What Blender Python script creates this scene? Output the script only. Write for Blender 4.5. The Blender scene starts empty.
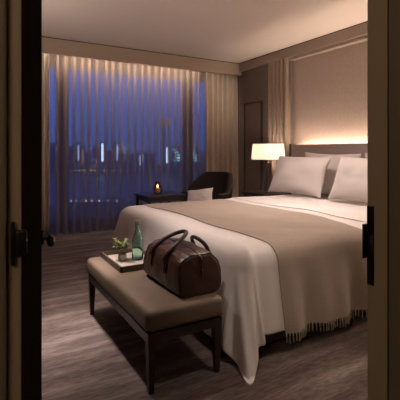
import bpy, bmesh, math, random
from mathutils import Vector, Matrix, noise
random.seed(11)
PI = math.pi
SC = bpy.context.scene
COL = SC.collection

# ------------------------------------------------------------------ materials
def new_mat(name):
    m = bpy.data.materials.new(name); m.use_nodes = True
    nt = m.node_tree; b = nt.nodes['Principled BSDF']
    return m, nt, b

def mat(name, col, rough=.6, metal=0, col2=None, scale=20, stretch=(1,1,1), bump=0, bscale=None, spec=.5, sheen=0, detail=3, coat=0, lo=.35, hi=.65):
    m, nt, b = new_mat(name)
    N, L = nt.nodes, nt.links
    b.inputs['Base Color'].default_value = (*col, 1)
    b.inputs['Roughness'].default_value = rough
    b.inputs['Metallic'].default_value = metal
    b.inputs['Specular IOR Level'].default_value = spec
    b.inputs['Sheen Weight'].default_value = sheen
    b.inputs['Coat Weight'].default_value = coat
    tc = N.new('ShaderNodeTexCoord'); mp = N.new('ShaderNodeMapping')
    mp.inputs['Scale'].default_value = stretch
    L.new(tc.outputs['Object'], mp.inputs['Vector'])
    if col2:
        n = N.new('ShaderNodeTexNoise'); n.inputs['Scale'].default_value = scale; n.inputs['Detail'].default_value = detail
        r = N.new('ShaderNodeValToRGB')
        r.color_ramp.elements[0].position = lo; r.color_ramp.elements[0].color = (*col, 1)
        r.color_ramp.elements[1].position = hi; r.color_ramp.elements[1].color = (*col2, 1)
        L.new(mp.outputs[0], n.inputs['Vector']); L.new(n.outputs['Fac'], r.inputs[0]); L.new(r.outputs[0], b.inputs['Base Color'])
    if bump:
        n2 = N.new('ShaderNodeTexNoise'); n2.inputs['Scale'].default_value = bscale or scale; n2.inputs['Detail'].default_value = 4
        bp = N.new('ShaderNodeBump'); bp.inputs['Strength'].default_value = bump; bp.inputs['Distance'].default_value = .01
        L.new(mp.outputs[0], n2.inputs['Vector']); L.new(n2.outputs['Fac'], bp.inputs['Height']); L.new(bp.outputs[0], b.inputs['Normal'])
    return m

def emit(name, col, s):
    m, nt, b = new_mat(name)
    b.inputs['Base Color'].default_value = (*col, 1)
    b.inputs['Emission Color'].default_value = (*col, 1)
    b.inputs['Emission Strength'].default_value = s
    return m

def cloth_sheer(name, dcol, tcol, transp, through=.45):
    m, nt, b = new_mat(name); N, L = nt.nodes, nt.links
    N.remove(b); out = N['Material Output']
    d = N.new('ShaderNodeBsdfDiffuse'); d.inputs['Color'].default_value = (*dcol, 1)
    t = N.new('ShaderNodeBsdfTranslucent'); t.inputs['Color'].default_value = (*tcol, 1)
    a = N.new('ShaderNodeMixShader'); a.inputs[0].default_value = through
    L.new(d.outputs[0], a.inputs[1]); L.new(t.outputs[0], a.inputs[2])
    if transp > 0:
        tr = N.new('ShaderNodeBsdfTransparent')
        c = N.new('ShaderNodeMixShader'); c.inputs[0].default_value = transp
        L.new(a.outputs[0], c.inputs[1]); L.new(tr.outputs[0], c.inputs[2]); L.new(c.outputs[0], out.inputs[0])
    else:
        L.new(a.outputs[0], out.inputs[0])
    return m

def thin_glass(name, tint, refl=.06, rough=.02, fres=False):
    m, nt, b = new_mat(name); N, L = nt.nodes, nt.links
    N.remove(b); out = N['Material Output']
    tr = N.new('ShaderNodeBsdfTransparent'); tr.inputs['Color'].default_value = (*tint, 1)
    g = N.new('ShaderNodeBsdfGlossy'); g.inputs['Roughness'].default_value = rough
    x = N.new('ShaderNodeMixShader'); x.inputs[0].default_value = refl
    if fres:
        f = N.new('ShaderNodeFresnel'); f.inputs['IOR'].default_value = 1.5
        ge = N.new('ShaderNodeNewGeometry'); mu = N.new('ShaderNodeMath'); mu.operation = 'SUBTRACT'; mu.use_clamp = True
        L.new(f.outputs[0], mu.inputs[0]); L.new(ge.outputs['Backfacing'], mu.inputs[1]); L.new(mu.outputs[0], x.inputs[0])
    L.new(tr.outputs[0], x.inputs[1]); L.new(g.outputs[0], x.inputs[2]); L.new(x.outputs[0], out.inputs[0])
    return m

def carpet_mat():
    m, nt, b = new_mat('carpet'); N, L = nt.nodes, nt.links
    tc = N.new('ShaderNodeTexCoord')
    def ns(sc, stretch, det=3):
        mp = N.new('ShaderNodeMapping'); mp.inputs['Scale'].default_value = stretch
        n = N.new('ShaderNodeTexNoise'); n.inputs['Scale'].default_value = sc; n.inputs['Detail'].default_value = det
        L.new(tc.outputs['Object'], mp.inputs[0]); L.new(mp.outputs[0], n.inputs['Vector']); return n
    n1 = ns(4.2, (.34, 2.4, 1), 6)
    r1 = N.new('ShaderNodeValToRGB'); e = r1.color_ramp.elements
    e[0].position = .30; e[0].color = (.100, .074, .064, 1); e[1].position = .70; e[1].color = (.27, .225, .205, 1)
    x = e.new(.5); x.color = (.165, .130, .116, 1)
    L.new(n1.outputs['Fac'], r1.inputs[0])
    n2 = ns(46, (.35, 1.8, 1), 5)
    r2 = N.new('ShaderNodeValToRGB'); e = r2.color_ramp.elements
    e[0].position = .35; e[0].color = (.66, .64, .63, 1); e[1].position = .65; e[1].color = (1.15, 1.12, 1.1, 1)
    L.new(n2.outputs['Fac'], r2.inputs[0])
    mx = N.new('ShaderNodeMixRGB'); mx.blend_type = 'MULTIPLY'; mx.inputs[0].default_value = .9
    L.new(r1.outputs[0], mx.inputs[1]); L.new(r2.outputs[0], mx.inputs[2])
    L.new(mx.outputs[0], b.inputs['Base Color'])
    b.inputs['Roughness'].default_value = 1.05; b.inputs['Specular IOR Level'].default_value = .1
    n3 = ns(260, (1, 1, 1), 2); bp = N.new('ShaderNodeBump'); bp.inputs['Strength'].default_value = .5; bp.inputs['Distance'].default_value = .006
    L.new(n3.outputs['Fac'], bp.inputs['Height']); L.new(bp.outputs[0], b.inputs['Normal'])
    return m

M = {}
M['carpet'] = carpet_mat()
M['ceiling'] = mat('ceiling_paint', (.80, .72, .66), .9, spec=.1)
M['pelmet'] = mat('pelmet_paint', (.50, .41, .33), .8, spec=.1)
M['dark'] = mat('dark_gap', (.012, .009, .007), .8)  # near-black colour painting the shade of gaps and the bolt hole
M['wallpaper'] = mat('taupe_wallcovering', (.155, .120, .098), .7, col2=(.19, .152, .125), scale=60, stretch=(1, 1, .3), bump=.15)
M['niche'] = mat('niche_fabric', (.45, .37, .315), .8, col2=(.485, .40, .34), scale=30, bump=.1, bscale=120)
M['flute'] = mat('fluted_panel', (.36, .28, .225), .45, bump=.05)
M['cornice'] = mat('cornice_paint', (.34, .275, .225), .7)
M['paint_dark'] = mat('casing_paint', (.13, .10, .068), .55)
M['paint_lit'] = mat('lit_jamb_paint', (.27, .21, .145), .5)  # lightened frame paint, its lit look is put into the colour
M['door'] = mat('door_wood', (.010, .008, .004), .9, spec=0, col2=(.016, .013, .007), scale=12, stretch=(3, 3, .2))
M['black_metal'] = mat('blackened_metal', (.018, .015, .012), .42, metal=.7)
M['bronze'] = mat('bronze', (.16, .11, .08), .28, metal=1)
M['wood_dark'] = mat('espresso_wood', (.022, .014, .010), .38, col2=(.034, .022, .015), scale=9, stretch=(1, 1, 6))
M['tray_wood'] = mat('tray_wood', (.085, .055, .036), .5, col2=(.12, .08, .052), scale=14, stretch=(8, 1, 1))
M['tray_in'] = mat('tray_lining', (.52, .46, .39), .6)
M['bench'] = mat('bench_leather', (.165, .122, .082), .55, col2=(.19, .142, .098), scale=6, bump=.12, bscale=180)
M['bag'] = mat('bag_leather', (.058, .029, .020), .34, col2=(.085, .043, .030), scale=7, bump=.35, bscale=22, spec=.5)
M['bag_trim'] = mat('bag_trim_leather', (.042, .021, .015), .34, bump=.15, bscale=60)
M['sheet'] = mat('white_cotton', (.78, .735, .70), .85, spec=.15, sheen=.1, bump=.06, bscale=9)
M['pillow'] = mat('pillow_cotton', (.72, .665, .63), .85, spec=.15, bump=.12, bscale=12)
M['throw'] = mat('throw_wool', (.38, .315, .255), .95, spec=.1, col2=(.43, .36, .295), scale=160, stretch=(1, 1, 1), bump=.3, bscale=320, sheen=.2)
M['headboard'] = mat('headboard_leather', (.42, .35, .31), .5, bump=.1, bscale=90)
M['bed_base'] = mat('bed_base_fabric', (.10, .08, .064), .9, bump=.2, bscale=200)
M['mattress'] = mat('mattress_ticking', (.6, .56, .52), .9)
M['chair'] = mat('chair_leather', (.034, .026, .021), .55, spec=.2, bump=.1, bscale=80)
M['cushion'] = mat('cushion_cotton', (.78, .72, .68), .85, bump=.1, bscale=40)
M['panel'] = mat('panel_lacquer', (.15, .118, .096), .35, col2=(.17, .133, .108), scale=5)
M['panel_frame'] = mat('panel_frame_wood', (.055, .04, .03), .4)
M['sheer'] = cloth_sheer('sheer_voile', (.60, .50, .42), (.55, .47, .41), .58)
M['drape'] = cloth_sheer('drape_linen', (.84, .74, .63), (.30, .25, .20), 0, .15)
M['track'] = mat('track_aluminium', (.3, .28, .26), .4, metal=.8)
M['mullion'] = mat('window_aluminium', (.035, .032, .035), .45, metal=.3)
M['glass'] = thin_glass('window_glass', (.93, .95, .97), .012, 0.0)
M['bottle'], _nt, _b = new_mat('green_bottle_glass')
for k_, v_ in (('Base Color', (.66, .88, .80, 1)), ('Roughness', .03), ('IOR', 1.45), ('Transmission Weight', 1.0)): _b.inputs[k_].default_value = v_
M['clear'] = thin_glass('clear_glass', (.88, .90, .88), .1, .02, True)
M['amber'] = thin_glass('amber_glass', (.90, .80, .66), .1, .05, True)
M['cap'] = mat('bottle_cap', (.32, .30, .28), .35, metal=.7)
M['leaf'] = mat('herb_leaf', (.11, .14, .045), .5, col2=(.30, .31, .12), scale=30)
M['soil'] = mat('pale_pebbles', (.55, .47, .36), .95, bump=.5, bscale=90)
M['wax'] = mat('candle_wax', (.75, .62, .42), .6)
M['flame'] = emit('candle_flame', (1, .66, .34), 14)
M['bulb'] = emit('lamp_bulb', (1, .70, .38), 14)
M['lamp_metal'] = mat('lamp_bronze', (.30, .22, .17), .32, metal=.8)
M['shade'] = cloth_sheer('lamp_shade_linen', (.86, .81, .72), (.98, .93, .84), 0)
M['water'] = mat('harbour_water', (.02, .035, .07), .38, bump=.25, bscale=.12, spec=.6)
M['quay'] = mat('quay_concrete', (.05, .055, .07), .9)
M['tower'] = mat('tower_cladding', (.36, .38, .44), .9)
M['glow_white'] = emit('window_glow_white', (.72, .82, 1), 1.3)
M['glow_pale'] = emit('window_glow_pale', (.55, .62, .9), .6)
M['glow_teal'] = emit('window_glow_teal', (.22, .85, .85), .8)
M['glow_warm'] = emit('window_glow_warm', (1, .55, .3), .5)
M['glow_amber'] = emit('amber_patch_glow', (1, .58, .28), .14)
M['glow_lamp'] = emit('shore_lamp_glow', (1, .58, .30), 2.2)
M['glow_pink'] = emit('shore_lamp_glow_pink', (1, .55, .5), 1.6)

# ------------------------------------------------------------------ helpers
def origin(o):
    v = Vector((0, 0, 0))
    while o: v += o.location; o = o.parent
    return v

def link(name, verts, faces, m, parent=None, smooth=True, local=False, recalc=True):
    """one mesh object; verts are world coordinates unless local"""
    me = bpy.data.meshes.new(name)
    off = Vector((0, 0, 0)) if (local or not parent) else origin(parent)
    me.from_pydata([Vector(v) - off for v in verts], [], faces)
    me.validate(); me.update()
    if recalc: bm = bmesh.new(); bm.from_mesh(me); bmesh.ops.recalc_face_normals(bm, faces=bm.faces); bm.to_mesh(me); bm.free()
    if smooth: me.polygons.foreach_set('use_smooth', [True] * len(me.polygons))
    o = bpy.data.objects.new(name, me); COL.objects.link(o)
    me.materials.append(m)
    if parent: o.parent = parent
    return o

def join(*parts):
    V, F = [], []
    for v, f in parts:
        k = len(V); V += list(v); F += [tuple(i + k for i in q) for q in f]
    return V, F

def box(x0, x1, y0, y1, z0, z1, bev=0, seg=2):
    bm = bmesh.new(); bmesh.ops.create_cube(bm, size=1)
    for v in bm.verts:
        v.co = Vector(((x0 + x1) / 2 + v.co.x * (x1 - x0), (y0 + y1) / 2 + v.co.y * (y1 - y0), (z0 + z1) / 2 + v.co.z * (z1 - z0)))
    if bev: bmesh.ops.bevel(bm, geom=bm.edges[:], offset=bev, segments=seg, profile=.5, affect='EDGES')
    bm.verts.index_update()
    r = ([v.co.copy() for v in bm.verts], [tuple(v.index for v in f.verts) for f in bm.faces]); bm.free(); return r

def lathe(prof, cx=0, cy=0, n=24, cap=True):
    V, F = [], []
    for r, z in prof:
        for i in range(n): a = 2 * PI * i / n; V.append((cx + r * math.cos(a), cy + r * math.sin(a), z))
    for j in range(len(prof) - 1):
        for i in range(n): k = (i + 1) % n; F.append((j * n + i, j * n + k, (j + 1) * n + k, (j + 1) * n + i))
    if cap: F.append(tuple(range(n - 1, -1, -1))); F.append(tuple((len(prof) - 1) * n + i for i in range(n)))
    return V, F

def tube(pts, r, n=8, flat=1.0, cap=True):
    pts = [Vector(p) for p in pts]; V, F = [], []
    up = Vector((0, 0, 1)); prev = None
    for i, p in enumerate(pts):
        t = (pts[min(i + 1, len(pts) - 1)] - pts[max(i - 1, 0)]).normalized()
        if prev is None:
            ref = up if abs(t.z) < .9 else Vector((1, 0, 0)); a = t.cross(ref).normalized()
        else: a = (prev - t * prev.dot(t)).normalized()
        b = t.cross(a).normalized(); prev = a
        rr = r[i] if isinstance(r, (list, tuple)) else r
        for k in range(n):
            an = 2 * PI * k / n; V.append(p + a * math.cos(an) * rr + b * math.sin(an) * rr * flat)
    for j in range(len(pts) - 1):
        for k in range(n): q = (k + 1) % n; F.append((j * n + k, j * n + q, (j + 1) * n + q, (j + 1) * n + k))
    if cap: F.append(tuple(range(n - 1, -1, -1))); F.append(tuple((len(pts) - 1) * n + k for k in range(n)))
    return V, F

def taper(cx, cy, z0, z1, w0, w1, d0=None, d1=None, dx=0, dy=0):
    """square post from (z0, w0) to (z1, w1)"""
    d0 = d0 or w0; d1 = d1 or w1
    V = [(cx + s * w0 / 2, cy + t * d0 / 2, z0) for s, t in ((-1, -1), (1, -1), (1, 1), (-1, 1))]
    V += [(cx + dx + s * w1 / 2, cy + dy + t * d1 / 2, z1) for s, t in ((-1, -1), (1, -1), (1, 1), (-1, 1))]
    return V, [(3, 2, 1, 0), (4, 5, 6, 7), (0, 1, 5, 4), (1, 2, 6, 5), (2, 3, 7, 6), (3, 0, 4, 7)]

def grid(fn, us, vs, closed=False):
    V = [fn(u, v) for v in vs for u in us]; n = len(us); F = []
    for j in range(len(vs) - 1):
        for i in range(n - 1): F.append((j * n + i, j * n + i + 1, (j + 1) * n + i + 1, (j + 1) * n + i))
    return V, F

def lin(a, b, n): return [a + (b - a) * i / (n - 1) for i in range(n)]

def tag(o, label, cat, group=None, kind=None):
    o['label'] = label; o['category'] = cat
    if group: o['group'] = group
    if kind: o['kind'] = kind
    return o

def thing(name, label, cat, loc, rz=0, group=None):
    o = bpy.data.objects.new(name, None); COL.objects.link(o); o.empty_display_size = .1
    o.location = loc; o.rotation_euler = (0, 0, rz)
    return tag(o, label, cat, group)

def struct(name, vf, m, smooth=False, parent=None):
    o = link(name, *vf, m, parent, smooth)
    if not parent: o['kind'] = 'structure'
    return o

def copy_thing(root, loc, rot, label):
    c = root.copy(); COL.objects.link(c); c.location = loc; c.rotation_euler = rot; c['label'] = label
    for ch in list(root.children):
        d = ch.copy(); COL.objects.link(d); d.parent = c
        for g in list(ch.children):
            e = g.copy(); COL.objects.link(e); e.parent = d
    return c

def solid(o, t, off=-1):
    md = o.modifiers.new('thickness', 'SOLIDIFY'); md.thickness = t; md.offset = off; return o
def subsurf(o, n=1):
    md = o.modifiers.new('smooth', 'SUBSURF'); md.levels = n; md.render_levels = n; return o

# ------------------------------------------------------------------ the room
CH = 2.66          # ceiling height
WX = 4.0           # headboard wall
WY = 6.03          # window plane
struct('floor', box(-1.3, 4.3, -1.6, 6.3, -.12, 0), M['carpet'])
struct('ceiling', box(-1.3, 4.3, -1.6, 6.3, CH, CH + .12), M['ceiling'])
struct('wall_left', box(-.75, -.63, .72, 6.3, 0, CH), M['wallpaper'])
struct('wall_headboard', join(box(WX, 4.3, 4.29, 6.3, 0, CH), box(WX + .10, 4.3, .72, 4.29, 0, CH)), M['wallpaper'])
struct('wall_niche', box(WX + .06, WX + .10, 1.0, 4.288, .0, 2.52), M['niche'])
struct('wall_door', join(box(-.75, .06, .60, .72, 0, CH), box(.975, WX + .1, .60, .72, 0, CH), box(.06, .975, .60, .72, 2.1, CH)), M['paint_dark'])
struct('wall_corridor', join(box(-1.3, -1.18, -1.6, .72, 0, CH), box(2.2, 2.32, -1.6, .60, 0, CH), box(-1.3, 2.32, -1.72, -1.6, 0, CH), box(-1.18, -.75, .6, .72, 0, CH)), M['wallpaper'])
struct('wall_window', join(box(-.63, .25, WY - .05, WY + .1, 0, CH), box(3.72, WX, WY - .05, WY + .1, 0, CH), box(.25, 3.72, WY - .05, WY + .1, 2.45, CH), box(.25, 3.72, WY - .05, WY + .1, 0, .06)), M['wallpaper'])
# pelmet hiding the curtain track, with a solid dark strip painting the shadow gap under the ceiling
struct('trim_1', box(-.63, WX, 5.48, 5.54, 2.455, CH - .012), M['pelmet'])
struct('trim_2', box(-.63, WX, 5.485, 5.54, CH - .012, CH), M['dark'])
# beam along the headboard wall
struct('trim_3', join(box(WX - .05, WX + .10, .72, 5.48, 2.515, CH - .010, .004), box(WX - .03, WX + .10, .72, 4.29, 2.47, 2.515, .004)), M['cornice'])
struct('trim_4', box(WX - .045, WX + .06, .72, 5.48, CH - .010, CH), M['dark'])  # dark strip paints the shade line above the beam
# fluted pilaster between niche and plain wall
def flutes():
    parts = [box(WX - .035, WX, 4.285, 4.73, 0, 2.514)]
    n = 5; w = .445 / n
    for i in range(n):
        y = 4.285 + w * (i + .5); prof = []
        vs = []; fs = []
        k = 8
        for z in (0, 2.514):
            for j in range(k + 1):
                a = PI * j / k
                vs.append((WX - .036 - .03 * math.sin(a), y - math.cos(a) * w * .44, z))
        for j in range(k): fs.append((j, j + 1, k + 2 + j, k + 1 + j))
        parts.append((vs, fs))
    return join(*parts)
struct('trim_5', flutes(), M['flute'], True)
struct('baseboard_headboard', box(WX - .02, WX, 4.73, 5.48, 0, .10, .003), M['panel_frame'])
struct('baseboard_left', box(-.63, -.615, .72, 5.5, 0, .10, .003), M['panel_frame'])

# doorway: casing seen at the left, rebated jamb seen at the right
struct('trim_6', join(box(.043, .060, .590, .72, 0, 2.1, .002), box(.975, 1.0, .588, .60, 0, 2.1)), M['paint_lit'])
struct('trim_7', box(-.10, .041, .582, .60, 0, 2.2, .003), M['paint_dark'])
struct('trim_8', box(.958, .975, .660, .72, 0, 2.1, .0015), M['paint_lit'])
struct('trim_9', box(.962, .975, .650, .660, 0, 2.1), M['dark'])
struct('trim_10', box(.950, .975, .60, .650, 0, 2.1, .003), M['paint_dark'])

# strike plate with its lip and bolt hole
t = thing('strike_plate', 'dark metal strike plate with bolt hole on the right door jamb', 'strike plate', (.958, .71, .78))
link('plate', *box(.9555, .958, .697, .7195, .782, 1.0, .0012), M['black_metal'], t)
link('lip', *box(.940, .9575, .7195, .7225, .855, .95, .001), M['black_metal'], t)
link('bolt_hole', *box(.9550, .9562, .699, .712, .872, .92), M['dark'], t)
# hinge
t = thing('door_hinge', 'dark metal hinge joining the left jamb and the open door', 'hinge', (.055, .586, .985))
link('leaf_plate', *box(.0465, .0515, .5855, .590, .998, 1.056, .0008), M['black_metal'], t)
link('knuckle', *box(.0515, .0665, .580, .590, 1.010, 1.044, .003), M['black_metal'], t)

# door leaf standing open into the room
ang = math.atan2(.981, .195)
d = bpy.data.objects.new('door_1', None); COL.objects.link(d); d.location = (.062, .725, 0); d.rotation_euler = (0, 0, ang); d['kind'] = 'structure'
d['label'] = 'dark wooden door leaf standing open at the left edge'
link('door_leaf', *box(0, .845, 0, .042, .008, 2.09, .002), M['door'], d, False, True)
def rot_y(vf, cx, cz, y0=0):   # lathe around z -> axis along local -y
    return [(cx + v[0], y0 - v[2], cz + v[1]) for v in vf[0]], vf[1]
h = link('door_handle', *rot_y(lathe([(.027, 0), (.027, .006), (.024, .009), (.010, .011), (.010, .030)], n=24), .80, .845), M['black_metal'], d, True, True)
link('handle_knob', *rot_y(lathe([(.010, .020), (.015, .023), (.020, .029), (.021, .036), (.018, .043), (.011, .047), (.003, .049)], n=24), .80, .828), M['bronze'], h, True, True)
link('handle_grip', *[([(.80 + v[0], -v[2], .838 + v[1]) for v in a], b) for a, b in [box(-.010, .010, -.016, .014, .018, .034, .005)]][0], M['black_metal'], h, True, True)

# ------------------------------------------------------------------ window and curtains
w = bpy.data.objects.new('window_1', None); COL.objects.link(w); w.location = (1.93, WY, 0); w['kind'] = 'structure'
w['label'] = 'wide floor to ceiling window behind the sheer curtains'
fr = [box(.25, .33, WY - .04, WY + .04, .06, 2.45), box(3.64, 3.72, WY - .04, WY + .04, .06, 2.45), box(.25, 3.72, WY - .04, WY + .04, .06, .15), box(.25, 3.72, WY - .04, WY + .04, 2.38, 2.45)]
link('window_frame', *join(*fr), M['mullion'], w, False)
for x in (1.165, 3.245): link('mullion', *box(x - .075, x + .075, WY - .06, WY + .06, .06, 2.45, .004), M['mullion'], w, False)
for a, b in ((.33, 1.09), (1.24, 3.17), (3.32, 3.64)): link('pane', *box(a, b, WY - .004, WY + .004, .15, 2.38), M['glass'], w, False)

def pleated(x0, x1, y, z0, z1, pitch, amp, seed, omega=.0, nz=14, per=14, spread=.35):
    rnd = random.Random(seed); n = int(round((x1 - x0) / pitch)); jit = [rnd.uniform(-.16, .16) for _ in range(n + 2)]; am = [rnd.uniform(.75, 1.25) for _ in range(n + 2)]
    us = [i / per for i in range(n * per + 1)]
    ph = rnd.uniform(0, 9)
    def fn(u, z):
        k = int(u); f = u - k
        h = (z1 - z) / (z1 - z0)
        a = amp * (am[k] * (1 - f) + am[min(k + 1, n)] * f) * (.55 + .45 * min(1, h * 5)) * (1 + spread * h)
        sx = u + -omega * math.sin(2 * PI * u) / (2 * PI) + (jit[k] * (1 - f) + jit[k + 1] * f)
        wob = .05 * noise.noise(Vector((u * .7 + ph, z * .8, seed))) * h
        return (x0 + pitch * sx + pitch * wob * 4, y - a * math.cos(2 * PI * u) + .012 * noise.noise(Vector((u * .9, z * 1.5, seed + 3.3))) * h, z)
    return grid(fn, us, lin(z1, z0, nz))

t = thing('sheer_curtain', 'wide pleated sheer curtain across the night window', 'curtain', (2.1, 5.725, 0))
link('voile', *pleated(.92, 3.74, 5.725, .012, 2.535, .1135, .042, 3, omega=2.8, per=24), M['sheer'], t)
link('heading_tape', *pleated(.92, 3.74, 5.723, 2.505, 2.545, .1135, .016, 3, omega=1.2, nz=4), M['sheer'], t)
def drape(label, x0, x1, y, pitch, amp, seed, z0=.012):
    t = thing('drape', label, 'curtain', ((x0 + x1) / 2, y, 0), 0, 'opaque drapes at the window')
    o = link('drape_cloth', *pleated(x0, x1, y, z0, 2.535, pitch, amp, seed, omega=.5, per=20), M['drape'], t)
    solid(o, .003, 0)
    link('heading_tape', *pleated(x0, x1, y, 2.505, 2.545, pitch, amp * .6, seed, omega=.1, nz=3), M['drape'], t)
drape('beige linen drape gathered in folds beside the armchair', 3.37, 3.985, 5.600, .100, .034, 21)
drape('beige linen drape gathered at the left end, partly behind the open door', .30, .915, 5.605, .088, .034, 8)
t = thing('curtain_track', 'long slim curtain track under the window pelmet', 'curtain track', (1.8, 5.66, 2.545))
link('rail', *box(-.55, 3.96, 5.58, 5.76, 2.547, 2.57), M['track'], t, False)

# ------------------------------------------------------------------ framed panel, bedside
t = thing('wall_panel', 'tall dark framed panel on the wall between drape and bedside lamp', 'wall panel', (WX, 5.14, .32))
fw = .028
link('panel', *box(WX - .018, WX - .001, 4.91 + fw, 5.38 - fw, .32 + fw, 1.965 - fw), M['panel'], t, False)
link('frame', *join(box(WX - .03, WX - .001, 4.91, 4.91 + fw, .32, 1.965, .003), box(WX - .03, WX - .001, 5.38 - fw, 5.38, .32, 1.965, .003),
     box(WX - .03, WX - .001, 4.91, 5.38, .32, .32 + fw, .003), box(WX - .03, WX - .001, 4.91, 5.38, 1.965 - fw, 1.965, .003)), M['panel_frame'], t, False)

t = thing('nightstand', 'dark wooden nightstand under the glowing table lamp', 'nightstand', (3.70, 4.47, 0))
link('body', *box(3.50, 3.93, 4.24, 4.72, .10, .54, .004), M['wood_dark'], t, False)
link('top', *box(3.46, 3.94, 4.21, 4.75, .54, .57, .005), M['wood_dark'], t, False)
for z in (.13, .34):
    dr = link('drawer', *box(3.488, 3.502, 4.26, 4.70, z, z + .18, .003), M['wood_dark'], t, False)
    link('handle', *box(3.474, 3.488, 4.42, 4.54, z + .085, z + .097, .002), M['bronze'], dr, False)
for x in (3.53, 3.90):
    for y in (4.27, 4.69): link('leg', *taper(x, y, 0, .10, .03, .045), M['wood_dark'], t, False)

LX, LY = 3.70, 4.42
t = thing('table_lamp', 'lit bedside lamp with cream drum shade and bronze base', 'lamp', (LX, LY, .57))
link('base', *box(LX - .09, LX + .09, LY - .09, LY + .09, .5705, .590, .004), M['lamp_metal'], t, False)
for s in (-1, 1):
    link('stem', *join(taper(LX, LY + s * .050, .588, .985, .085, .045, .062, .022, 0, -s * .030)), M['lamp_metal'], t, False)
link('neck', *lathe([(.030, .98), (.030, .995), (.012, 1.0), (.012, 1.055), (.018, 1.06), (.018, 1.09)], LX, LY, 16), M['lamp_metal'], t)
bl = link('bulb', *lathe([(.012, 1.09), (.026, 1.12), (.032, 1.15), (.024, 1.178), (.006, 1.19)], LX, LY, 16), M['bulb'], t)
def shade(rx0, rx1, z0, z1, inner=.0):
    prof = []
    n = 48
    def ring(r, z): return [(LX + r * math.cos(2 * PI * i / n), LY + r * math.sin(2 * PI * i / n), z) for i in range(n)]
    V = ring(rx0, z0) + ring((rx0 + rx1) / 2, (z0 + z1) / 2) + ring(rx1, z1); F = []
    for j in range(2):
        for i in range(n): k = (i + 1) % n; F.append((j * n + i, j * n + k, (j + 1) * n + k, (j + 1) * n + i))
    return V, F
sh = link('lamp_shade', *shade(.245, .222, 1.045, 1.265), M['shade'], t)
for rr, zz in ((.245, 1.046), (.222, 1.264)):
    link('rim', *tube([(LX + rr * math.cos(2 * PI * i / 48), LY + rr * math.sin(2 * PI * i / 48), zz) for i in range(49)], .0028, 6), M['shade'], sh)
link('finial', *lathe([(.004, 1.19), (.004, 1.275), (.010, 1.28), (.010, 1.292), (.003, 1.298)], LX, LY, 10), M['lamp_metal'], t)
link('spider', *join(tube([(LX - .222, LY, 1.262), (LX + .222, LY, 1.262)], .003, 6), tube([(LX, LY - .222, 1.262), (LX, LY + .222, 1.262)], .003, 6)), M['lamp_metal'], t)

# ------------------------------------------------------------------ bed
XF, XH, Y0, Y1, TOP, R = 1.27, 3.82, 1.74, 3.88, .605, .11
XI, Y0I, Y1I = XF + R, Y0 + R, Y1 - R
t = thing('bed', 'king size bed with dark padded headboard and upholstered base', 'bed', (2.55, 2.81, 0))
link('base', *box(XF + .04, 3.83, Y0 + .05, Y1 - .05, .035, .30, .012), M['bed_base'], t)
link('mattress', *box(XF + .02, 3.83, Y0 + .02, Y1 - .02, .302, TOP - .03, .07, 4), M['mattress'], t)
hb = link('headboard', *box(3.845, 3.935, .95, 4.11, .03, 1.25, .014, 3), M['headboard'], t)
link('edge_post', *box(3.838, 3.942, 4.112, 4.140, .0, 1.262, .003), M['wood_dark'], hb, False)
for x in (XF + .12, 3.75):
    for y in (Y0 + .15, Y1 - .15): link('foot', *box(x - .03, x + .03, y - .03, y + .03, 0, .035), M['wood_dark'], t, False)

def drop(rho, off, flare):
    r = R + off; e = R * PI / 2
    if rho <= 0: return 0, 0
    if rho < e: a = rho / R; return r * math.sin(a), r * (1 - math.cos(a))
    return r + flare * (rho - e), r + (rho - e)

def bedcloth(p, q, off=0, seed=0, folds=1.0, lim=.012):
    a = max(0, XI - p); b = (Y0I - q) if q < Y0I else ((q - Y1I) if q > Y1I else 0); s = -1 if q < Y0I else 1
    rho = math.hypot(a, b)
    cx, cy = max(p, XI), min(max(q, Y0I), Y1I)
    corner = 0
    if rho > 0:
        dx, dy = -a / rho, s * b / rho
        if a > 0 and b > 0:
            corner = 2 * min(a, b) / rho
            if s < 0: dx *= 1 - .20 * min(1, corner); dy *= 1 + .22 * min(1, corner)
    else: dx = dy = 0
    flare = .10 + .15 * corner
    o, dz = drop(rho, off, flare)
    hang = max(0, min(1, (dz - .08) / .35))
    along = (q if a > 0 and b == 0 else p) if not (a > 0 and b > 0) else math.atan2(b, a) * .5 + (p + q) * .2
    f = folds * hang * (.022 * math.sin(along * 17 + seed) + .013 * math.sin(along * 31 + 1.3 + seed) + .012 * noise.noise(Vector((along * 6, rho * 2, seed))))
    if corner: f += folds * hang * .02 * math.sin(math.atan2(b, a) * 9)
    o += f + .012 * hang
    z = TOP + off - dz
    top = 1 - hang
    z += folds * top * (.012 * noise.noise(Vector((p * 1.7, q * 1.9, seed))) + .006 * noise.noise(Vector((p * 4.1, q * 4.6, seed + 4)))) + .012 * top * math.sin(PI * min(1, max(0, (q - Y0) / (Y1 - Y0))))
    return (cx + dx * o, cy + dy * o, max(z, lim + off))

HA = .46 + .05   # cloth overhang measured from the inset line
us = lin(XI - .595, XI, 30) + lin(XI + .03, 3.78, 90); vs = lin(Y0I - HA - .02, Y0I, 28) + lin(Y0I + .03, Y1I - .03, 70) + lin(Y1I, Y1I + HA, 20)
o = link('duvet', *grid(lambda u, v: bedcloth(u, v), us, vs), M['sheet'], recalc=False)
solid(o, .012, -1); subsurf(o)
tag(o, 'white duvet spread over the bed and hanging to the floor at its near corner', 'duvet')
# folded-back band of duvet under the pillows
o = link('top_sheet', *grid(lambda u, v: (bedcloth(u, v, .003 + .004 * math.sin(min(1, (u - 2.62) / .12) * PI / 2))), lin(2.62, 3.40, 26), lin(Y0I - .40, Y0I, 16) + lin(Y0I + .03, Y1I - .03, 44) + lin(Y1I, Y1I + .40, 16)), M['sheet'], recalc=False)
subsurf(o); solid(o, .003, 1)
tag(o, 'white top sheet folded back over the duvet just below the pillows', 'sheet')

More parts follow.
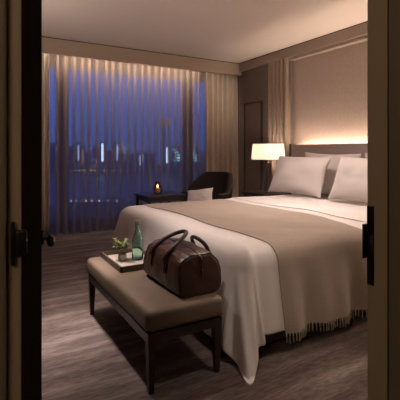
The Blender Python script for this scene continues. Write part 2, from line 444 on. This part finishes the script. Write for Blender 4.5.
t = thing('throw_blanket', 'beige fringed throw laid across the bed over the white duvet', 'throw', (2.0, 2.81, TOP))
TX0, TX1 = 1.53, 2.48
def tw(u, v):
    sl = max(0, Y0I - v)
    uu = u - (u - TX0) / (TX1 - TX0) * .26 * max(0, 2.3 - v) ** 1.2 + .02 * noise.noise(Vector((v * 1.5, 2.2, 0))) 
    return bedcloth(uu, v, .003, 0, 1.0)
NEAR, FAR = Y0I - .545, Y1I + .50
vs = lin(NEAR, Y0I, 26) + lin(Y0I + .03, Y1I - .03, 56) + lin(Y1I, FAR, 22)
o = link('woven_cloth', *grid(tw, lin(TX0, TX1, 60), vs), M['throw'], t, recalc=False); subsurf(o); solid(o, .003, 1)
for v in (NEAR, FAR):
    for i in range(36):
        u = TX0 + .008 + (TX1 - TX0 - .016) * i / 35
        a = Vector(tw(u, v)); s = -1 if v < 2 else 1
        ln = .05 * random.uniform(.8, 1.1); sw = random.uniform(-.006, .006)
        pts = [a + Vector((0, s * .003, .006)), a + Vector((sw * .4, s * .004, -ln * .35)), a + Vector((sw, s * .006, -ln))]
        link('tassel', *tube(pts, [.004, .003, .0048], 6), M['throw'], t)

# pillows: built once, copied
def pillow_mesh(w, h, th, seed):
    n = 22; V = []; F = []
    us = [math.sin(PI / 2 * x) for x in lin(-1, 1, n)]
    def pt(u, v, s):
        y = w / 2 * u * (1 - .075 * (1 - v * v)) ; z = h / 2 * v * (1 - .09 * (1 - u * u))
        k = max(0, (1 - abs(u) ** 2.6)) ** .55 * max(0, (1 - abs(v) ** 2.6)) ** .55
        x = s * th / 2 * k * (1 + .14 * noise.noise(Vector((u * 1.6, v * 1.6, seed + s)))) + .012 * noise.noise(Vector((u * 3, v * 3, seed + 9 * s))) * k
        x += .018 * noise.noise(Vector((u * 1.2, v * 1.2, seed)))
        return (x, y, z + h / 2 * .95)
    idx = {}
    for s in (1, -1):
        for j in range(n):
            for i in range(n):
                e = i in (0, n - 1) or j in (0, n - 1)
                if s == -1 and e: idx[(s, i, j)] = idx[(1, i, j)]; continue
                idx[(s, i, j)] = len(V); V.append(pt(us[i], us[j], s))
        for j in range(n - 1):
            for i in range(n - 1): F.append((idx[(s, i, j)], idx[(s, i + 1, j)], idx[(s, i + 1, j + 1)], idx[(s, i, j + 1)]))
    return V, F
def pillow(label, w, h, th, seed, loc, lean, rz=0, roll=0):
    t = thing('pillow', label, 'pillow', loc, 0, 'bed pillows'); t.rotation_euler = (roll, lean, rz)
    o = link('pillow_case', *pillow_mesh(w, h, th, seed), M['pillow'], t, True, True); subsurf(o)
    return t
pillow('front white pillow nearest the lamp, leaning in front of another', .84, .50, .21, 1.0, (3.30, 3.50, .655), .40, .05)
pillow('front white pillow beside the right jamb, cut off by the doorway', .84, .50, .21, 5.0, (3.30, 2.56, .655), .40, -.04)
pillow('back white pillow against the headboard, behind the pillow nearest the lamp', .84, .52, .17, 12.0, (3.655, 3.30, .640), .12, .02, .02)
pillow('back white pillow against the headboard, behind the pillow by the jamb', .84, .52, .17, 17.0, (3.655, 2.40, .640), .12, 0)

# ------------------------------------------------------------------ bench
BX0, BX1, BY0, BY1 = .710, 1.145, 1.715, 2.835
t = thing('bench', 'taupe leather topped bench on dark wooden legs at the bed foot', 'bench', (.93, 2.275, 0))
def cushion(x0, x1, y0, y1, z0, z1, r):
    V, F = box(x0, x1, y0, y1, z0, z1, r, 5); return V, F
ct = link('seat_cushion', *cushion(BX0, BX1, BY0, BY1, .292, .400, .030), M['bench'], t); 
link('piping', *tube([(BX0 + .012, BY0 + .012, .306), (BX1 - .012, BY0 + .012, .306), (BX1 - .012, BY1 - .012, .306), (BX0 + .012, BY1 - .012, .306), (BX0 + .012, BY0 + .012, .306)], .006, 6), M['bag_trim'], ct)
fx0, fx1, fy0, fy1 = BX0 + .012, BX1 - .012, BY0 + .012, BY1 - .012
link('frame', *join(box(fx0, fx0 + .03, fy0, fy1, .242, .291, .003), box(fx1 - .03, fx1, fy0, fy1, .242, .291, .003), box(fx0, fx1, fy0, fy0 + .03, .242, .291, .003), box(fx0, fx1, fy1 - .03, fy1, .242, .291, .003), box(fx0 + .03, fx1 - .03, fy0 + .03, fy1 - .03, .27, .291)), M['wood_dark'], t, False)
for x in (fx0 + .02, fx1 - .02):
    for y in (fy0 + .02, fy1 - .02): link('leg', *taper(x, y, 0, .29, .024, .044), M['wood_dark'], t, False)

# tray
TX, TY, TZ = .945, 2.57, .4005
t = thing('serving_tray', 'brown wooden tray with pale lining on the bench top', 'tray', (TX, TY, TZ))
hx, hy = .145, .215
link('tray_rim', *join(box(TX - hx, TX - hx + .012, TY - hy, TY + hy, TZ, TZ + .038, .002), box(TX + hx - .012, TX + hx, TY - hy, TY + hy, TZ, TZ + .038, .002), box(TX - hx, TX + hx, TY - hy, TY - hy + .012, TZ, TZ + .038, .002), box(TX - hx, TX + hx, TY + hy - .012, TY + hy, TZ, TZ + .038, .002)), M['tray_wood'], t, False)
link('tray_base', *box(TX - hx + .01, TX + hx - .01, TY - hy + .01, TY + hy - .01, TZ, TZ + .010), M['tray_in'], t, False)
TB = TZ + .0105

# bottle
cx, cy = .992, 2.565
t = thing('glass_bottle', 'green glass water bottle standing on the tray beside the plant', 'bottle', (cx, cy, TB))
prof = [(.030, 0), (.037, .004), (.039, .012), (.039, .120), (.037, .135), (.028, .165), (.018, .190), (.0145, .205), (.0145, .232), (.0165, .234), (.0165, .240), (.0145, .242)]
inn = [(r - .003, z + (.006 if i < 2 else 0)) for i, (r, z) in enumerate(prof)][::-1]
link('bottle_glass', *lathe([(r, TB + z) for r, z in prof + inn], cx, cy, 32), M['bottle'], t)
link('stopper', *lathe([(.012, TB + .236), (.0170, TB + .2425), (.0170, TB + .262), (.012, TB + .266)], cx, cy, 18), M['cap'], t)

# plant
cx, cy = .890, 2.585
t = thing('potted_plant', 'tiny leafy green plant in a glass jar on the tray', 'potted plant', (cx, cy, TB))
link('glass_jar', *lathe([(.024, TB), (.028, TB + .003), (.030, TB + .02), (.031, TB + .062), (.029, TB + .062), (.028, TB + .02), (.024, TB + .006)], cx, cy, 24), M['clear'], t)
link('pebbles', *lathe([(.02, TB + .007), (.026, TB + .012), (.027, TB + .046), (.02, TB + .050), (.004, TB + .051)], cx, cy, 18), M['soil'], t)
rnd = random.Random(4); st = []; lv = []
for i in range(26):
    a = rnd.uniform(0, 2 * PI); tl = rnd.uniform(.1, .95); L = rnd.uniform(.055, .105)
    base = Vector((cx + .012 * math.cos(a), cy + .012 * math.sin(a), TB + .045))
    tip = base + Vector((math.cos(a) * math.sin(tl) * L, math.sin(a) * math.sin(tl) * L, math.cos(tl) * L + .004))
    mid = (base + tip) / 2 + Vector((0, 0, .012))
    st.append(tube([base, mid, tip], [.0014, .0012, .0008], 5))
    for j in range(7):
        f = .35 + .65 * j / 6; p = base.lerp(tip, f) + Vector((0, 0, .012 * 4 * f * (1 - f)))
        an = rnd.uniform(0, 2 * PI); el = rnd.uniform(-.2, .9)
        dv = Vector((math.cos(an) * math.cos(el), math.sin(an) * math.cos(el), math.sin(el))); sd = dv.cross(Vector((0, 0, 1))).normalized(); ll = rnd.uniform(.020, .032); up = sd.cross(dv)
        lv.append(([p, p + dv * ll * .45 + sd * ll * .28 + up * .002, p + dv * ll, p + dv * ll * .45 - sd * ll * .28 + up * .002], [(0, 1, 2), (0, 2, 3)]))
link('stems', *join(*st), M['leaf'], t)
link('leaves', *join(*lv), M['leaf'], t, False)

# ------------------------------------------------------------------ leather holdall
GX, GY, GZ = 1.040, 2.020, .4025
t = thing('travel_bag', 'dark brown leather holdall with two handles standing on the bench', 'bag', (GX, GY, GZ))
GL, GW, GH = .240, .135, .232       # half length, half depth, height
def bag_pt(s, a):
    """s along the bag -1..1, a around the section 0..2pi (0 = +x side, pi/2 = top)"""
    c, sn = math.cos(a), math.sin(a)
    e = 2 / 5.0
    x = math.copysign(abs(c) ** e, c); z = math.copysign(abs(sn) ** e, sn)
    zz = max(0, (z + 1) / 2 - .02) / .98
    wid = 1.0 - .30 * max(0, zz - .45) ** 1.4 / .55 ** 1.4
    endk = max(0, 1 - abs(s) ** 5) ** .22 if abs(s) < 1 else 0
    k = .80 + .20 * endk
    hgt = GH * (.93 + .07 * (1 - s * s)) - .016 * zz * abs(s) ** 6 - .010 * zz * math.cos(s * 1.5) * (zz > .9)
    y = GL * s * (1 - .10 * max(0, zz - .35) * abs(s) ** 2)
    bul = 1 + .05 * math.sin(zz * PI) * (1 - s * s)
    q = .010 * noise.noise(Vector((s * 2.2, a * 1.6, 4))) + .006 * noise.noise(Vector((s * 5.5, a * 3.2, 8)))
    return (GX + (GW * x * wid * bul + q * c * (zz > .1)) * k, GY + y + (q * .4), GZ + max(0, hgt * zz + q * .6 * (zz > .5)))
na = 44; ss = [-1, -.985, -.95, -.88] + lin(-.8, .8, 17) + [.88, .95, .985, 1]
V = []; F = []
for s in ss:
    for i in range(na): V.append(bag_pt(s, 2 * PI * i / na))
for j in range(len(ss) - 1):
    for i in range(na): k = (i + 1) % na; F.append((j * na + i, j * na + k, (j + 1) * na + k, (j + 1) * na + i))
for j, s in ((0, -1), (len(ss) - 1, 1)):   # end gussets, drawn in slightly
    ring = [j * na + i for i in range(na)]
    c = Vector((GX, GY + s * GL * .99, GZ + GH * .42))
    base = len(V)
    for i in range(na):
        v = Vector(V[ring[i]]).lerp(c, .5); v.y = GY + s * (GL * (.955 if v.z > GZ + GH * .5 else .99)); V.append(v)
    V.append(Vector((c.x, GY + s * GL * .97, c.z)))
    for i in range(na):
        k = (i + 1) % na; F.append((ring[i], ring[k], base + k, base + i)); F.append((base + i, base + k, base + na))
body = link('body', V, F, M['bag'], t); subsurf(body)
# piping along the gusset edges, zip along the top and down the near end
for s in (-.95, .95):
    link('piping', *tube([Vector(bag_pt(s, 2 * PI * i / 40)) + Vector((0, 0, .002)) for i in range(41)], .005, 6), M['bag_trim'], t)
topz = lambda s: bag_pt(s, PI / 2)[2]
zp = [Vector((GX, bag_pt(s, PI / 2)[1], topz(s) + .001)) for s in lin(.92, -.98, 22)] + [Vector((GX, GY - GL * 1.0 - .003, GZ + GH * f)) for f in (.86, .78, .68, .58)]
link('zip', *tube(zp, .006, 6, .6), M['bag_trim'], t)
link('zip_puller', *box(GX - .006, GX + .006, GY - GL - .012, GY - GL - .004, GZ + .10, GZ + .135, .002), M['bronze'], t)
def handle(side, lean, hgt):
    y1, y2 = GY - .085, GY + .085
    xb = GX + side * GW * .97; zb = GZ + GH * .70
    xt = GX + lean
    pts = []
    for i in range(25):
        a = PI * i / 24
        h = math.sin(a) ** .7
        y = GY - math.cos(a) * .085 * (1 + .12 * math.sin(a))
        xx = xb + (xt - xb) * h ** 1.8
        k = max(0, 1 - h) ** 2
        pts.append(Vector((xx + side * .012 * (1 - h), y, zb + hgt * h)))
    hd = link('handle', *tube(pts, .0115, 10), M['bag_trim'], t)
    for y in (y1, y2):
        z1 = GZ + GH * .72
        sec = []
        for i in range(7):
            z = GZ + GH * (.40 + .36 * i / 6); zz = (z - GZ) / GH
            wid = 1.0 - .30 * max(0, zz - .45) ** 1.4 / .55 ** 1.4
            sec.append(Vector((GX + side * (GW * wid * 1.05 + .003), y, z)))
        link('handle_tab', *tube(sec, [.008] + [.0115] * 5 + [.008], 8, .35), M['bag_trim'], hd)
        ring = [Vector((xb + side * .016, y + .013 * math.cos(2 * PI * i / 14), z1 + .013 * math.sin(2 * PI * i / 14))) for i in range(15)]
        link('ring', *tube(ring, .0025, 6), M['bronze'], hd)
handle(-1, .035, .125)
handle(1, .10, .085)

# ------------------------------------------------------------------ sitting corner
CXc, CYc = 2.80, 4.66
t = thing('armchair', 'dark leather tub armchair by the curtains', 'armchair', (CXc, CYc, 0), math.radians(207))
def shell(u, v):      # u -1..1 round the back, v 0..1 up
    a = u * math.radians(112)
    rx, ry = .31 + .05 * v, .29 + .03 * v
    hi = .86 - (.26 * max(0, min(1, (abs(u) - .36) / .42)) ** 1.2)
    return (-rx * math.cos(a) * (1 if abs(a) < PI / 2 else .9) - .05 * v * math.cos(a), ry * math.sin(a) * (1 if abs(u) < .8 else 1), .22 + (hi - .22) * v)
o = link('backrest', *grid(shell, lin(-1, 1, 40), lin(0, 1, 12)), M['chair'], t, True, True); solid(o, .07, 0)
b = o.modifiers.new('round', 'BEVEL'); b.width = .02; b.segments = 3
link('seat', *box(-.25, .34, -.245, .245, .30, .44, .05, 4), M['chair'], t, True, True)
link('seat_frame', *box(-.24, .30, -.23, .23, .20, .30, .01), M['wood_dark'], t, False, True)
for x in (-.21, .27):
    for y in (-.21, .21): link('leg', *taper(x, y, 0, .21, .022, .04), M['wood_dark'], t, False, True)
o = link('lumbar_cushion', *pillow_mesh(.38, .21, .10, 33), M['cushion'])
o.location = (2.60, 4.50, .475); o.rotation_euler = (.16, -.5, math.radians(215)); subsurf(o)
tag(o, 'pale cushion leaning on the dark armchair', 'cushion')

SX, SY = 2.16, 4.78
t = thing('side_table', 'dark square side table by the sheers, holding a lit candle jar', 'side table', (SX, SY, 0))
link('table_top', *box(SX - .27, SX + .27, SY - .24, SY + .24, .572, .60, .004), M['wood_dark'], t, False)
link('apron', *box(SX - .24, SX + .24, SY - .21, SY + .21, .52, .572), M['wood_dark'], t, False)
for x in (-.235, .235):
    for y in (-.205, .205): link('leg', *taper(SX + x, SY + y, 0, .575, .024, .034), M['wood_dark'], t, False)
cx, cy = 2.12, 4.76; z0 = .6005
t = thing('candle_jar', 'small amber glass jar with lit candle on the side table', 'candle', (cx, cy, z0))
link('glass_jar', *lathe([(.045, z0), (.056, z0 + .012), (.060, z0 + .06), (.052, z0 + .10), (.034, z0 + .125), (.030, z0 + .15), (.034, z0 + .16), (.030, z0 + .16), (.026, z0 + .15), (.030, z0 + .125), (.047, z0 + .10), (.055, z0 + .06), (.050, z0 + .016)], cx, cy, 24), M['amber'], t)
wx = link('candle', *lathe([(.03, z0 + .017), (.034, z0 + .02), (.034, z0 + .075), (.03, z0 + .078)], cx, cy, 18), M['wax'], t)
link('flame', *lathe([(.002, z0 + .083), (.008, z0 + .092), (.009, z0 + .100), (.005, z0 + .114), (.001, z0 + .126)], cx, cy, 12), M['flame'], wx)

# ------------------------------------------------------------------ harbour and city far outside
GZ0 = -58
struct('harbour_water', ([(-900, 462, GZ0), (2600, 462, GZ0), (2600, 1120, GZ0), (-900, 1120, GZ0)], [(0, 1, 2, 3)]), M['water'])
struct('shore_ground', join(box(-900, 2600, 1120, 1700, GZ0 - 3, GZ0 + 1), box(-900, 2600, 240, 462, GZ0 - 3, GZ0 + 1)), M['quay'])
TOW = [(188.4, 1254.2, 20.9, 71.1, 0), (217.9, 1294.9, 28.0, 87.2, 0), (237.6, 1248.8, 24.4, 65.2, 0), (276.9, 1290.9, 27.8, 77.7, 0), (273.4, 1181.7, 13.2, 88.5, 1), (291.5, 1205.9, 15.1, 80.2, 2),
 (332.5, 1300.8, 18.4, 59.1, 0), (341.8, 1246.3, 22.2, 75.0, 3), (331.4, 1136.5, 16.3, 91.2, 4), (366.6, 1185.4, 24.5, 62.2, 0), (378.1, 1144.0, 23.9, 89.0, 1), (420.4, 1188.8, 28.3, 68.6, 3), (429.2, 1137.5, 24.3, 53.1, 0),
 (435.2, 1087.7, 23.5, 65.0, 5), (484.3, 1140.1, 28.0, 56.3, 0), (533.3, 1146.3, 9, 164.4, 6), (481.4, 1014.7, 14.2, 79.0, 4), (516.9, 1028.7, 34.9, 76.6, 7), (571.7, 1066.2, 27.6, 62.2, 0), (558.6, 992.9, 20.2, 76.5, 7), (650.5, 1100.0, 31.1, 59.1, 3), (636.5, 1017.0, 30.4, 74.3, 0)]
LAB = {0: 'unlit dark tower on the far shore skyline beyond the curtains', 1: 'far tower with one tall pale strip of lit windows',
 2: 'far slim tower with pinkish lit windows', 3: 'far tower with a few scattered lit windows', 4: 'far slim tower with a brilliant white lit strip', 5: 'far low tower with two short pale lit strips',
 6: 'made-up tallest slim far tower carrying an added amber glow near its top', 7: 'far block with white and teal lit floors'}
for n, (x, y, wd, hg, s) in enumerate(TOW):
    t = thing('tower_block', LAB[s], 'building', (x, y, GZ0 + 1), math.atan2(-x, y) , 'far shore towers ' + LAB[s].split('far ')[-1] if s in (0, 1, 3, 4, 7) else None)
    w2 = wd / 2; rr = random.Random(n)
    link('facade', *join(box(-w2, w2, -w2, w2, 0, hg * .93), box(-w2 * .7, w2 * .7, -w2 * .7, w2 * .7, hg * .93, hg)), M['tower'], t, False, True)
    def strip(a, b, z0, z1, m): link('lit_windows', *box(a, b, -w2 - .5, -w2 + .2, z0, z1), M[m], t, False, True)
    if s == 1: strip(-2.2, 2.2, hg * .38, hg * .90, 'glow_pale')
    if s == 2: strip(-3, 3, hg * .3, hg * .8, 'glow_warm')
    if s == 3:
        for k in range(6): a = rr.uniform(-w2 * .8, w2 * .5); z = rr.uniform(hg * .1, hg * .85); strip(a, a + 3.2, z, z + 2.6, 'glow_warm' if k % 2 else 'glow_pale')
    if s == 4: strip(-3.2, 3.2, hg * .34, hg * .91, 'glow_white')
    if s == 5: strip(-8, -4, hg * .3, hg * .75, 'glow_pale'); strip(0, 5, hg * .45, hg * .8, 'glow_pale')
    if s == 6: link('amber_glow_disc', *lathe([(21, hg * .885), (24, hg * .89), (24, hg * .97), (21, hg * .975)], n=16), M['glow_amber'], t, False, True)  # added glowing disc standing in for an amber patch of light
    if s == 7:
        for k in range(5): z = hg * (.42 + .1 * k); a = rr.uniform(-w2 * .8, -w2 * .1); strip(a, a + wd * rr.uniform(.3, .6), z, z + 3.6, 'glow_teal' if k % 2 == 0 else 'glow_white')
SHORE = [(245.1, 1146.2), (251.2, 1142.6), (257.3, 1139.1), (264.6, 1134.8), (271.9, 1130.6), (279.3, 1126.3), (287.8, 1121.4), (295.1, 1117.1), (303.6, 1112.1), (311.0, 1107.9), (325.6, 1099.4), (332.9, 1095.1), (342.7, 1089.5), (350.0, 1085.2), (364.6, 1076.7), (381.7, 1066.8), (411.0, 1049.8), (437.8, 1034.2)]
NEARQ = [(96.7, 452.3), (101.5, 449.5), (106.8, 446.4), (111.2, 443.9), (116.9, 440.6), (123.7, 436.6), (132.3, 431.6), (141.0, 426.6)]
def harbour_lamp(scale, m, label, group):
    t = thing('street_lamp', label, 'street lamp', (0, 0, 0), 0, group)
    link('pole', *lathe([(.25 * scale, -4 * scale), (.15 * scale, 0)], n=6), M['quay'], t, True, True)
    link('globe', *lathe([(.1 * scale, -.1 * scale), (.8 * scale, .3 * scale), (1.0 * scale, 1.0 * scale), (.8 * scale, 1.7 * scale), (.1 * scale, 2 * scale)], n=10), M[m], t, True, True)
    return t
pA = harbour_lamp(1.5, 'glow_lamp', 'tiny orange shore lamp in the row across the harbour', 'orange lamps along the far shore')
pB = harbour_lamp(1.3, 'glow_pink', 'tiny pinkish shore lamp in the row across the harbour', 'pinkish lamps along the far shore')
pC = harbour_lamp(.75, 'glow_lamp', 'small orange quay lamp low in the window, on the near quay', 'orange lamps along the near quay')
ca = cb = 0
for i, (x, y) in enumerate(SHORE):
    src = pA if i % 3 else pB; z = GZ0 + 5.5
    used = ca if src is pA else cb
    if used: copy_thing(src, (x, y, z), (0, 0, 0), src['label'])
    else: src.location = (x, y, z)
    if src is pA: ca += 1
    else: cb += 1
for i, (x, y) in enumerate(NEARQ):
    if i: copy_thing(pC, (x, y, GZ0 + 4), (0, 0, 0), pC['label'])
    else: pC.location = (x, y, GZ0 + 4)

# ------------------------------------------------------------------ light
wd = bpy.data.worlds.new('dusk'); SC.world = wd; wd.use_nodes = True
nt = wd.node_tree; bg = nt.nodes['Background']
tc = nt.nodes.new('ShaderNodeTexCoord'); sp = nt.nodes.new('ShaderNodeSeparateXYZ'); rp = nt.nodes.new('ShaderNodeValToRGB')
nt.links.new(tc.outputs['Generated'], sp.inputs[0]); nt.links.new(sp.outputs['Z'], rp.inputs[0]); nt.links.new(rp.outputs[0], bg.inputs['Color'])
e = rp.color_ramp.elements
e[0].position = 0; e[0].color = (.045, .085, .27, 1); e[1].position = .6; e[1].color = (.048, .085, .30, 1)
x = e.new(.12); x.color = (.046, .110, .44, 1)
bg.inputs['Strength'].default_value = 1.05

WARM = (1, .72, .52)
def lamp(kind, name, loc, energy, col=WARM, **k):
    l = bpy.data.lights.new(name, kind); l.energy = energy; l.color = col
    o = bpy.data.objects.new(name, l); COL.objects.link(o); o.location = loc
    for a, b in k.items():
        if a == 'target': o.rotation_euler = (Vector(b) - Vector(loc)).to_track_quat('-Z', 'Y').to_euler()
        elif a == 'rot': o.rotation_euler = b
        else: setattr(l, a, b)
    return o
lamp('POINT', 'bedside_bulb_light', (LX, LY, 1.16), 36, (1, .77, .60), shadow_soft_size=.035)
lamp('AREA', 'headboard_led', (3.985, 2.6, 1.15), 24, (1, .74, .57), shape='RECTANGLE', size=.03, size_y=3.0, rot=(PI, 0, 0))
lamp('AREA', 'curtain_cove_led', (2.1, 5.553, 2.535), 12, (1, .77, .62), shape='RECTANGLE', size=2.35, size_y=.02, rot=(math.radians(10), 0, 0))
lamp('SPOT', 'bench_downlight', (.46, 2.50, CH - .02), 150, (1, .84, .80), spot_size=math.radians(54), spot_blend=1, shadow_soft_size=.04, target=(.64, 2.52, 0))
lamp('SPOT', 'bed_downlight', (2.5, 2.85, CH - .02), 185, (1, .80, .72), spot_size=math.radians(116), spot_blend=1, shadow_soft_size=.10, target=(2.4, 2.85, 0))
lamp('SPOT', 'near_side_fill_spot', (1.45, 1.0, CH - .03), 54, (1, .80, .70), spot_size=math.radians(38), spot_blend=1, shadow_soft_size=.08, target=(1.45, 1.75, .55))  # added spot without a known fixture, brightens the duvet's near side
lamp('POINT', 'bedside_fill', (3.66, 1.30, 1.2), 22, (1, .77, .65), shadow_soft_size=.12)  # added unseen light beyond the near side of the bed, general fill
lamp('SPOT', 'ceiling_fill_spot', (-.25, 3.9, 1.5), 44, (1, .78, .67), spot_size=math.radians(150), spot_blend=1, shadow_soft_size=.15, target=(.4, 3.9, 2.66))  # invented upward spot that lightens the left of the ceiling
lamp('POINT', 'corridor_fill', (-.95, -.35, 2.3), 30, (1, .78, .55), shadow_soft_size=.25)  # added source with no fixture, brightens the door frame
lamp('SPOT', 'floor_downlight', (.54, 2.60, CH - .04), 330, (1, .86, .84), spot_size=math.radians(21), spot_blend=1, shadow_soft_size=.03, target=(.54, 2.60, 0))

# ------------------------------------------------------------------ camera
cam = bpy.data.cameras.new('camera'); co = bpy.data.objects.new('camera', cam); COL.objects.link(co)
co.location = (0, 0, 1.15); co.rotation_euler = (PI / 2, 0, -math.asin(.502))
cam.sensor_width = 36; cam.lens = 395 / 400 * 36; cam.shift_y = -.12; cam.clip_start = .02; cam.clip_end = 6000
SC.camera = co
SC.view_settings.view_transform = 'Standard'; SC.view_settings.look = 'None'; SC.view_settings.gamma = 1; SC.view_settings.use_curve_mapping = False
SC.view_settings.exposure = .14
